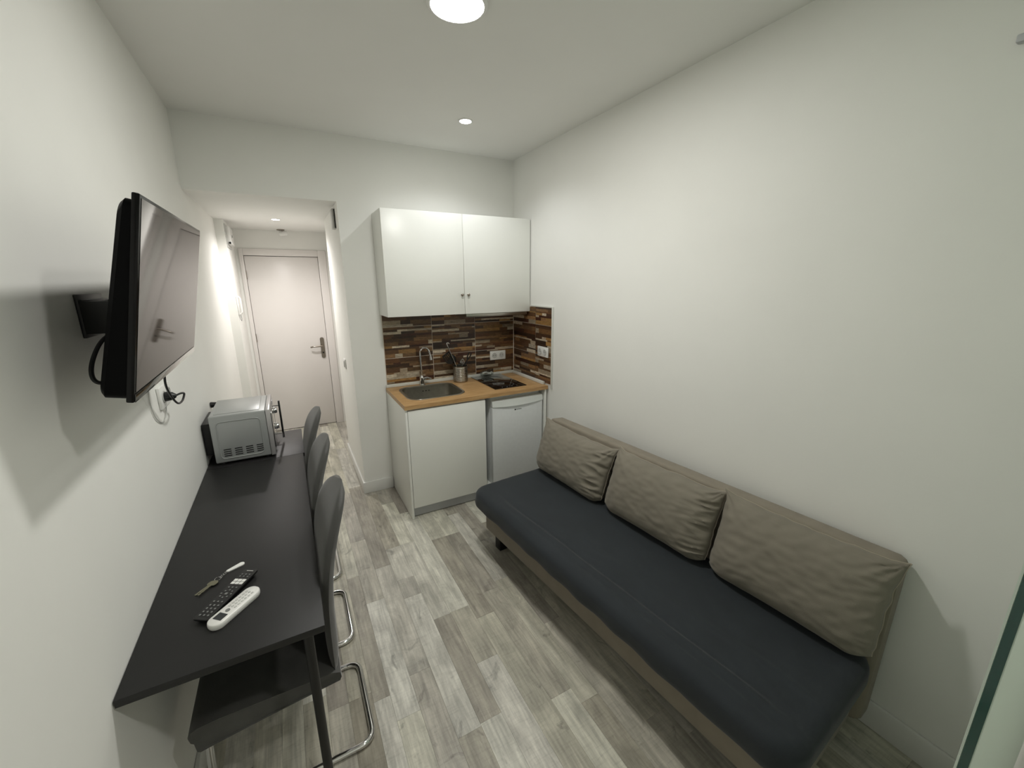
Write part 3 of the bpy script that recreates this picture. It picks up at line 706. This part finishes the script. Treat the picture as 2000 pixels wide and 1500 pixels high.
# sockets and leads under the TV
t = thing('wall_socket', 'white double wall socket below the television', 'socket', (0, 1.465, 1.243))
obj('plate', mkbox(.0005, 1.388, 1.244, .011, 1.545, 1.328, bev=.003), M['white'], t)
for y in (1.43, 1.505):
    g = NB(); lathe(g, [(.024, 0), (.024, .003), (.020, .0035), (.019, .0012), (0, .0012)], mat4=Matrix.Translation((.0112, y, 1.286)) @ Matrix.Rotation(PI / 2, 4, 'Y'), n=28); obj('outlet', g, M['wgrey'], t)
t = thing('power_lead', 'black plug and looped power lead hanging under the television', 'cable', (.03, 1.43, 1.28))
g = NB(); lathe(g, [(0, 0), (.018, 0), (.019, .004), (.015, .024), (.007, .034), (0, .034)], mat4=Matrix.Translation((.0155, 1.43, 1.286)) @ Matrix.Rotation(PI / 2, 4, 'Y'), n=18); obj('plug', g, M['black'], t)
def bez(ps, n=10):
    ps = [Vector(p) for p in ps]; out = []
    P_ = [ps[0]] + ps + [ps[-1]]
    for i in range(1, len(P_) - 2):
        a, b, c, d = P_[i - 1], P_[i], P_[i + 1], P_[i + 2]
        for k in range(n):
            s = k / n; out.append(.5 * ((2 * b) + (c - a) * s + (2 * a - 5 * b + 4 * c - d) * s * s + (3 * b - a - 3 * c + d) * s ** 3))
    out.append(ps[-1]); return out
g = NB(); tube(g, bez([(.047, 1.43, 1.286), (.062, 1.45, 1.289), (.066, 1.475, 1.280), (.064, 1.43, 1.262), (.06, 1.375, 1.268), (.056, 1.325, 1.310), (.058, 1.28, 1.36), (.07, 1.24, 1.42), (.09, 1.15, 1.50)]), .0038, 8); obj('lead', g, M['black'], t)
g = NB(); tube(g, bez([(.10, .89, 1.60), (.06, .885, 1.585), (.048, .83, 1.565), (.045, .765, 1.525), (.048, .745, 1.492), (.062, .76, 1.480), (.09, .80, 1.50), (.115, .84, 1.52)]), .0048, 8)
tag(obj('tv_cable', g, M['black']), 'black cable looping out behind the near side of the television', 'cable')
g = NB(); tube(g, bez([(.004, 1.30, 1.36), (.004, 1.28, 1.30), (.004, 1.31, 1.235), (.004, 1.375, 1.200), (.004, 1.43, 1.205), (.006, 1.455, 1.243)]), .0022, 6)
tag(obj('white_cable', g, M['wgrey']), 'thin white cable curving on the wall below the double socket', 'cable')

# ------------------------------------------------------------------ things on the desk
def remote_white():
    a = math.atan2(.783 - .681, .275 - .180); Rm = Matrix.Rotation(a, 3, 'Z')
    c = Vector((.2275, .734, ZD)); L = .160; Wd = .050
    t = thing('remote_control', 'white air-conditioner remote with a grey display on the black desk', 'remote control', tuple(c), Rm)
    g = NB(); lp_ = []
    for s, z, r in ((.90, .0008, .019), (.98, .005, .0215), (1.0, .011, .0225), (.97, .0165, .0215), (.88, .019, .019)):
        lp_.append([(x, y, z) for x, y in rrect(-L / 2 * (1 - (1 - s) * .3), -Wd / 2 * s, L / 2 * (1 - (1 - s) * .3), Wd / 2 * s, Wd / 2 * s - .0006, 10)])
    loft(g, lp_); obj('body', g, M['white'], t, local=True, smooth=50)
    obj('display', mkbox(-.058, -.014, .0192, -.034, .014, .0198), M['lcd'], t, local=True, label='dark grey display')
    g = NB(); lathe(g, [(.0062, 0), (.0062, .0012), (0, .0014)], (-.022, 0, .0191), 20); obj('power_button', g, M['soot'], t, local=True)
    for i in range(6):
        for j in (-1, 0, 1):
            g = NB(); x = -.006 + i * .0115; y = j * .0105
            box(g, x - .0036, y - .0030, .0191, x + .0036, y + .0030, .0202, bev=.0008, seg=1); obj('button', g, M['wgrey'], t, local=True)
remote_white()
def remote_black():
    a = math.atan2(.894 - .718, .267 - .152); Rm = Matrix.Rotation(a, 3, 'Z')
    c = Vector((.2035, .806, ZD)); L = .212; Wd = .048
    t = thing('remote_control', 'black television remote with many buttons beside the white remote', 'remote control', tuple(c), Rm)
    g = NB(); loft(g, [[(x, y, z + .0) for x, y in rrect(-L / 2 * s, -Wd / 2 * s2, L / 2 * s, Wd / 2 * s2, .006, 4)] for s, s2, z in ((.9, .6, .0006), (.96, .8, .006), (1, 1, .013), (1, 1, .016), (.99, .96, .0172))])
    obj('body', g, M['black'], t, local=True)
    zt = .0173
    def btn(x, y, w_, h_, m='soot', nm='button'):
        g = NB(); box(g, x - w_ / 2, y - h_ / 2, zt, x + w_ / 2, y + h_ / 2, zt + .0016, bev=.0006, seg=1); obj(nm, g, M[m], t, local=True)
    for i in range(4):
        for j in (-1, 0, 1): btn(-.090 + i * .0125, j * .0125, .0058, .005)
    for j in (-1, 0, 1): btn(-.038, j * .0125, .0052, .0048)
    for k in range(8):
        aa = k * PI / 4; btn(-.006 + .0155 * math.cos(aa), .0155 * math.sin(aa), .0046, .0046)
    btn(-.006, 0, .008, .008)
    for j in (-1, 0, 1): btn(.021, j * .0125, .005, .0048)
    for i in range(2):
        for j in (-1, 0, 1): btn(.040 + i * .0125, j * .0135, .0108, .0118, 'white', 'shortcut_button')
    for i in range(2):
        for j in (-1, 0, 1): btn(.070 + i * .010, j * .0125, .0048, .0045)
    btn(.0965, -.002, .003, .022, 'wgrey', 'sensor_strip')
remote_black()
def keys():
    t = thing('key_ring', 'two door keys with a white plastic fob on the black desk', 'keys', (.17, .915, ZD))
    z = ZD + .0032
    def key(p0, p1, dz):
        p0, p1 = Vector(p0), Vector(p1); d = (p1 - p0).normalized(); s = Vector((-d.y, d.x)); g = NB()
        L = (p1 - p0).length
        prof = [(0, -.0035)] + [(L * .1 * i + (L * .05), -.0035 + (.0018 if i % 2 else 0)) for i in range(6)] + [(L * .66, -.0035), (L * .68, -.009), (L * .78, -.012), (L * .92, -.011), (L, -.006), (L, .006), (L * .92, .011), (L * .78, .012), (L * .68, .009), (L * .66, .0035), (0, .0035)]
        out = [p0 + d * a_ + s * b_ for a_, b_ in prof]
        loft(g, [[(q.x, q.y, z + dz) for q in out], [(q.x, q.y, z + dz + .002) for q in out]]); obj('key', g, M['keymetal'], t, smooth=0)
    key((.112, .861), (.158, .908), -.002); key((.121, .853), (.163, .904), .0005)
    g = NB(); n = 20; tube(g, [(.165 + .009 * math.cos(2 * PI * k / n), .914 + .009 * math.sin(2 * PI * k / n), z + .001) for k in range(n)], .0009, 6, closed=True); obj('ring', g, M['chrome'], t)
    g = NB()
    for k in range(4):
        cx = .172 + k * .0045; cy = .922 + k * .006
        tube(g, [(cx + .0042 * math.cos(2 * PI * q / 10), cy + .0042 * math.sin(2 * PI * q / 10), z - .0005 + (.001 if k % 2 else 0)) for q in range(10)], .0008, 6, closed=True)
    o = obj('chain', g, M['chrome'], t)
    a = math.atan2(.968 - .942, .234 - .185); c = Vector((.2095, .956)); g = NB(); ca, sa = math.cos(a), math.sin(a); pts = []
    for x, y in rrect(-.028, -.0095, .028, .0095, .009, 8):
        if x < -.015: y *= .65
        pts.append((c.x + x * ca - y * sa, c.y + x * sa + y * ca))
    loft(g, [[(x, y, ZD + .0006) for x, y in pts], [(x, y, ZD + .004) for x, y in pts]]); obj('fob', g, M['white'], t, label='white plastic fob')
keys()

# ------------------------------------------------------------------ cantilever chairs
def pad(P, N_, th, nu=24, nv=28, pw=6):
    """closed upholstered pad: P(u,v)->centre, N_(u,v)->normal"""
    g = NB(); F, K = [], []
    for j in range(nv + 1):
        v = j / nv; fr, br = [], []
        for i in range(nu + 1):
            u = i / nu; a = 2 * u - 1; b = 2 * v - 1
            h = th / 2 * (max(0, 1 - abs(a) ** pw) * max(0, 1 - abs(b) ** pw)) ** .5
            c = Vector(P(u, v)); nn = Vector(N_(u, v)).normalized()
            fr.append(g.verts.new(c + nn * h)); br.append(g.verts.new(c - nn * h))
        F.append(fr); K.append(br)
    for j in range(nv):
        for i in range(nu):
            g.faces.new((F[j][i], F[j][i + 1], F[j + 1][i + 1], F[j + 1][i])); g.faces.new((K[j][i], K[j + 1][i], K[j + 1][i + 1], K[j][i + 1]))
    bmesh.ops.remove_doubles(g, verts=g.verts, dist=1e-5)
    return g
CHL = 'grey upholstered chair on a chrome cantilever frame'
def chair(y, label):
    t = thing('cantilever_chair', label, 'chair', (.28, y, 0), group='chairs tucked under the black desks')
    # local frame: x forward to wall is negative; origin x=.28
    ox = -.28
    pf = [(.060, .412), (.066, .428), (.085, .437), (.14, .441), (.30, .438), (.46, .434), (.482, .424), (.484, .405), (.478, .392), (.30, .374), (.12, .352), (.082, .346), (.074, .352), (.071, .385), (.064, .392)]
    g = NB(); lo = []
    for yy, s_ in ((-.226, .86), (-.230, .93), (-.2305, .98), (-.226, 1), (-.15, 1.01), (0, 1.015), (.15, 1.01), (.226, 1), (.2305, .98), (.230, .93), (.226, .86)):
        cx, cz = .27, .395; lo.append([(cx + (x - cx) * (1 - (1 - s_) * .25) + ox, yy, cz + (z - cz) * s_) for x, z in pf])
    loft(g, lo); obj('seat', g, M['chair'], t, local=True, smooth=50)
    def bP(u, v):
        z = .415 + v * .600
        s = max(0, (v - .52) / .48); wv = .232 * (1 - s ** 2.4) ** (1 / 2.2) if s < 1 else 0
        wv *= (.94 + .06 * math.sin(PI * min(v, .5)))
        a = 2 * u - 1
        x = .471 + .100 * v ** 4 - .004 * a * a * (1 - .6 * v)
        return (x + ox, a * max(wv, .012), z)
    def bN(u, v): a = 2 * u - 1; return (-1, .18 * a, .15)
    obj('backrest', pad(bP, bN, .041, pw=8, nv=36), M['chair'], t, local=True, smooth=60)
    yr = .190; r = .0115; zf = r + .001
    half = [(.40 + ox, 0, .372), (.40 + ox, -yr, .372), (.12 + ox, -yr, .350), (.095 + ox, -yr, .335), (.088 + ox, -yr, .22), (.085 + ox, -yr, zf), (.565 + ox, -yr, zf), (.565 + ox, 0, zf)]
    path = half + [(x, -yy, z) for x, yy, z in half[::-1][1:-1]]
    pp = []
    N = len(path)
    for i in range(N):       # closed rounded path
        a, b, c = Vector(path[i - 1]), Vector(path[i]), Vector(path[(i + 1) % N])
        ra = min(.055, (a - b).length * .45, (c - b).length * .45); p0 = b + (a - b).normalized() * ra; p1 = b + (c - b).normalized() * ra
        for k in range(7): s = k / 6; pp.append(p0 * (1 - s) ** 2 + b * 2 * s * (1 - s) + p1 * s * s)
    q = [pp[0]]
    for p in pp[1:]:
        if (p - q[-1]).length > 1e-4: q.append(p)
    g = NB(); tube(g, q, r, 12, closed=True); obj('frame', g, M['chrome'], t, local=True, smooth=60)
    g = NB(); cyl(g, (.18 + ox, -yr, .352), (.18 + ox, yr, .352), .007, 10); obj('cross_bar', g, M['chrome'], t, local=True)
    return t
c1 = chair(.935, CHL + ', the nearest of the three at the desk')
for y, lb in ((1.455, 'middle'), (1.965, 'farthest')):
    c = copy_tree(c1); c.location = (.28, y, 0); c['label'] = CHL + ', the %s of the three at the desk' % lb

# ------------------------------------------------------------------ sofa
AS = math.radians(5.0)
RS = Matrix.Rotation(AS, 3, 'Z')          # local y = along the sofa (near->far), local x = towards the wall
NS = Vector((2.284, -.135, 0))
def sofa():
    t = thing('sofa_bed', 'long taupe sofa bed with a dark fitted sheet on its seat', 'sofa', tuple(NS), RS)
    Ln = 1.885
    g = NB(); box(g, -.66, .03, .115, -.10, Ln - .03, .325, bev=.01); obj('base', g, M['taupe'], t, local=True)
    for x in (-.60, -.16):
        for y in (.09, Ln - .13):
            g = NB(); box(g, x - .03, y - .03, .001, x + .03, y + .03, .116, bev=.004); obj('foot', g, M['black'], t, local=True)
    # backrest, leaning
    g = NB(); th = .10
    def prof(y):
        zb, zt = .13, .775
        base = Vector((-.165, 0, zb)); top = Vector((-.095, 0, zt)); d = (top - base).normalized(); nn = Vector((d.z, 0, -d.x))
        L = (top - base).length; out = []
        for x, z in rrect(0, 0, th, L, .016, 5): q = base + nn * x + d * z; out.append(q)
        return out
    ys = [0, .008, .025, .06] + [.06 + (Ln - .12) * k / 20 for k in range(1, 20)] + [Ln - .06, Ln - .025, Ln - .008, Ln]
    lo = []
    for y in ys:
        e = min(y, Ln - y); s = 1 - (.010 * max(0, 1 - e / .025) ** 2) / .05
        pr = prof(y); c = sum(pr, Vector()) / len(pr)
        lo.append([(c.x + (p.x - c.x) * s + .0015 * noise.noise(Vector((p.x * 6, y * 6, p.z * 6))), y, c.z + (p.z - c.z) * (1 - (1 - s) * .2)) for p in pr])
    loft(g, lo); obj('backrest', g, M['taupe'], t, local=True, smooth=50)
    # mattress with fitted sheet
    x0, x1, y0, y1 = -.754, -.115, -.002, 1.885
    def ringpts(inset, z): return [(x, y, z) for x, y in rrect(x0 + inset, y0 + inset, x1 - inset, y1 - inset, max(.105 - inset, .004), 8, 40)]
    loops = []
    zt, zh, rr_ = .428, .318, .042
    loops.append((.055, zh + .012)); loops.append((.03, zh + .002)); loops.append((.008, zh)); loops.append((.0, zh + .012)); loops.append((-.004, zh + .035)); loops.append((-.003, zt - rr_))
    for k in range(1, 8): a = k / 7 * PI / 2; loops.append((-.003 + rr_ * (1 - math.cos(a)), zt - rr_ + rr_ * math.sin(a)))
    i_ = .045
    while i_ < .305: i_ += .008; loops.append((i_, zt))
    loops.append((.3195, zt))
    g = NB(); L2_ = []
    for ins, z in loops:
        out = []
        for x, y, z_ in ringpts(ins, z):
            dz = 0; dx = 0
            if z > zt - .03:
                fx = x - x0
                wob = .012 * math.sin(y * 2.6 + .7) + .008 * noise.noise(Vector((y * 3, 0, 0)))
                amp = min(1, max(0, (1.75 - y) / .3)) * min(1, max(0, (y + .0) / .2))
                dz += amp * .012 * math.exp(-((fx - .095 - wob) / .020) ** 2) - amp * .007 * math.exp(-((fx - .125 - wob) / .018) ** 2)
                dz += amp * .008 * math.exp(-((fx - .05 - wob * .6) / .016) ** 2)
                dz += .005 * math.exp(-((fx - .22 - wob * 2) / .02) ** 2) * max(0, min(1, (1.3 - y)))
                dz += .003 * noise.noise(Vector((x * 5, y * 2.2, 1))) + .0012 * noise.noise(Vector((x * 22, y * 7, 5)))
                dz -= .004 * math.exp(-((x - x1) / .2) ** 2) * 0
            else:
                dx = .004 * noise.noise(Vector((y * 9, x * 9, z * 4))) + .003 * math.sin(y * 31 + z * 20) * (z < zt - .05)
                dz = .006 * noise.noise(Vector((y * 4, x * 4, 2)))
            out.append((x - dx, y, z_ + dz))
        L2_.append(out)
    xm = (x0 + x1) / 2
    L2_[-1] = [(xm, min(max(y, y0 + .31), y1 - .31), z) for x, y, z in L2_[-1]]
    loft(g, L2_, cap0=False, cap1=False); bmesh.ops.remove_doubles(g, verts=g.verts, dist=.0012); obj('fitted_sheet', g, M['sheet'], t, local=True, smooth=70, label='dark charcoal fitted sheet')
    obj('mattress', mkbox(x0 + .06, y0 + .05, .326, x1 - .03, y1 - .05, .40, bev=.02), M['taupe'], t, local=True)
sofa()
def cushion(name, label, yc, wd, ht, th, lean, seed, dx=0, yaw=0, roll=0, edgef=1.0):
    base = NS + RS @ Vector((-.222 + dx, yc, .4335))
    Rm = RS @ Matrix.Rotation(yaw, 3, 'Z') @ Matrix.Rotation(lean, 3, 'Y') @ Matrix.Rotation(roll, 3, 'X')   # local: x thickness, y width, z height
    t = thing(name, label, 'cushion', tuple(base), Rm, group='sofa back cushions')
    n1, n2 = 84, 64; g = NB(); F, K = [], []
    sd = Vector((seed * 3.1, seed * 1.7, 0))
    def pos(a, b, side):
        # drawn-in edges, eared top corners, rounded bottom corners
        ea = 1 - .045 * (1 - b * b); eb = 1 - .055 * (1 - a * a)
        y = a * wd / 2 * ea; z = (b * eb * .5 + .5) * ht
        ca_, cb_ = max(0, (abs(a) - .72) / .28), max(0, (-b - .45) / .55)
        y *= 1 - .045 * (ca_ * cb_) ** 1.2; z += .040 * (ca_ * cb_) ** 1.6 * ht / .4
        ear = max(0, (abs(a) - .86) / .14) * max(0, (b - .80) / .20)
        z += .012 * ear; y += math.copysign(.006, a) * ear
        f = (max(0, 1 - abs(a) ** 3.0) * max(0, 1 - abs(b) ** 2.8)) ** .5
        h = th / 2 * f
        wr = 0
        for ca, cb, k_, am in ((-1, 1, 13, 1), (1, 1, 11, .9), (-1, -1, 12, .55), (1, -1, 10, .3)):
            d = math.hypot((a - ca) * wd / ht * .8, b - cb); an = math.atan2(b - cb, (a - ca) * wd / ht)
            wr += am * math.exp(-d / .20) * math.sin(an * k_ + seed * 2 + 3 * noise.noise(sd + Vector((a * 2, b * 2, 3))))
        fold = -abs(noise.noise(sd + Vector((a * 2.0 - b * 2.2, b * 5.5 + a * 2.5, 9)))) + .25
        wl = math.exp(-((a + 1) / .34) ** 2) * fold * edgef
        wt = math.exp(-((b - 1) / .30) ** 2) * noise.noise(sd + Vector((a * 8 + b * 4, b * 1.2, 7)))
        q = min(1, f * 2.0)
        h += q * (.018 * wr + .034 * wl + .006 * wt + .004 * noise.noise(sd + Vector((a * 1.8, b * 1.8, side))))
        e = max(abs(a), abs(b))
        y += (.005 * noise.noise(sd + Vector((a * 5, b * 5, 20)))) * (e > .9); z += (.006 * noise.noise(sd + Vector((a * 5, b * 5, 30)))) * (b > .9)
        seam = .004 * noise.noise(sd + Vector((a * 7, b * 7, 40))) + .014 * ear * math.sin(seed * 3 + a * 2)
        return Vector((-side * max(h, 0) + seam, y, z))
    for j in range(n2 + 1):
        b = 2 * j / n2 - 1; b = math.sin(b * PI / 2) * .5 + b * .5; fr, br = [], []
        for i in range(n1 + 1):
            a = 2 * i / n1 - 1; a = math.sin(a * PI / 2) * .5 + a * .5
            edge = i in (0, n1) or j in (0, n2)
            p = pos(a, b, 1)
            if edge: v = g.verts.new(p); fr.append(v); br.append(v)
            else: fr.append(g.verts.new(p)); br.append(g.verts.new(pos(a, b, -1)))
        F.append(fr); K.append(br)
    for j in range(n2):
        for i in range(n1):
            g.faces.new((F[j][i], F[j][i + 1], F[j + 1][i + 1], F[j + 1][i])); g.faces.new((K[j][i], K[j + 1][i], K[j + 1][i + 1], K[j][i + 1]))
    top = [v.co.copy() for v in F[n2]]; side_ = [F[j][0].co.copy() for j in range(n2, -1, -1)]
    obj('cover', g, M['cushion'], t, local=True, smooth=80)
    g = NB(); tube(g, top, .0022, 6); tube(g, side_, .0020, 6); obj('seam', g, M['piping'], t, local=True, label='pale seam along the top edge')
LB = 'taupe back cushion on the sofa, '
cushion('sofa_cushion', LB + 'nearest the kitchen', 1.565, .65, .348, .185, math.radians(18), 1, dx=-.008, edgef=1.25, roll=math.radians(1.0))
cushion('sofa_cushion', LB + 'in the middle of the three', .912, .645, .362, .19, math.radians(19), 2, dx=-.008)
cushion('sofa_cushion', LB + 'longest one, nearest the glass panel', .292, .61, .372, .18, math.radians(18.5), 3, dx=-.006, edgef=.35)

t = thing('junction_box', 'small grey box on the right wall, cut off by the right edge of the photo', 'box', (W - .01, -.16, 2.30))
obj('housing', mkbox(W - .022, -.26, 2.325, W - .0005, -.076, 2.345, bev=.003), M['plinth'], t)
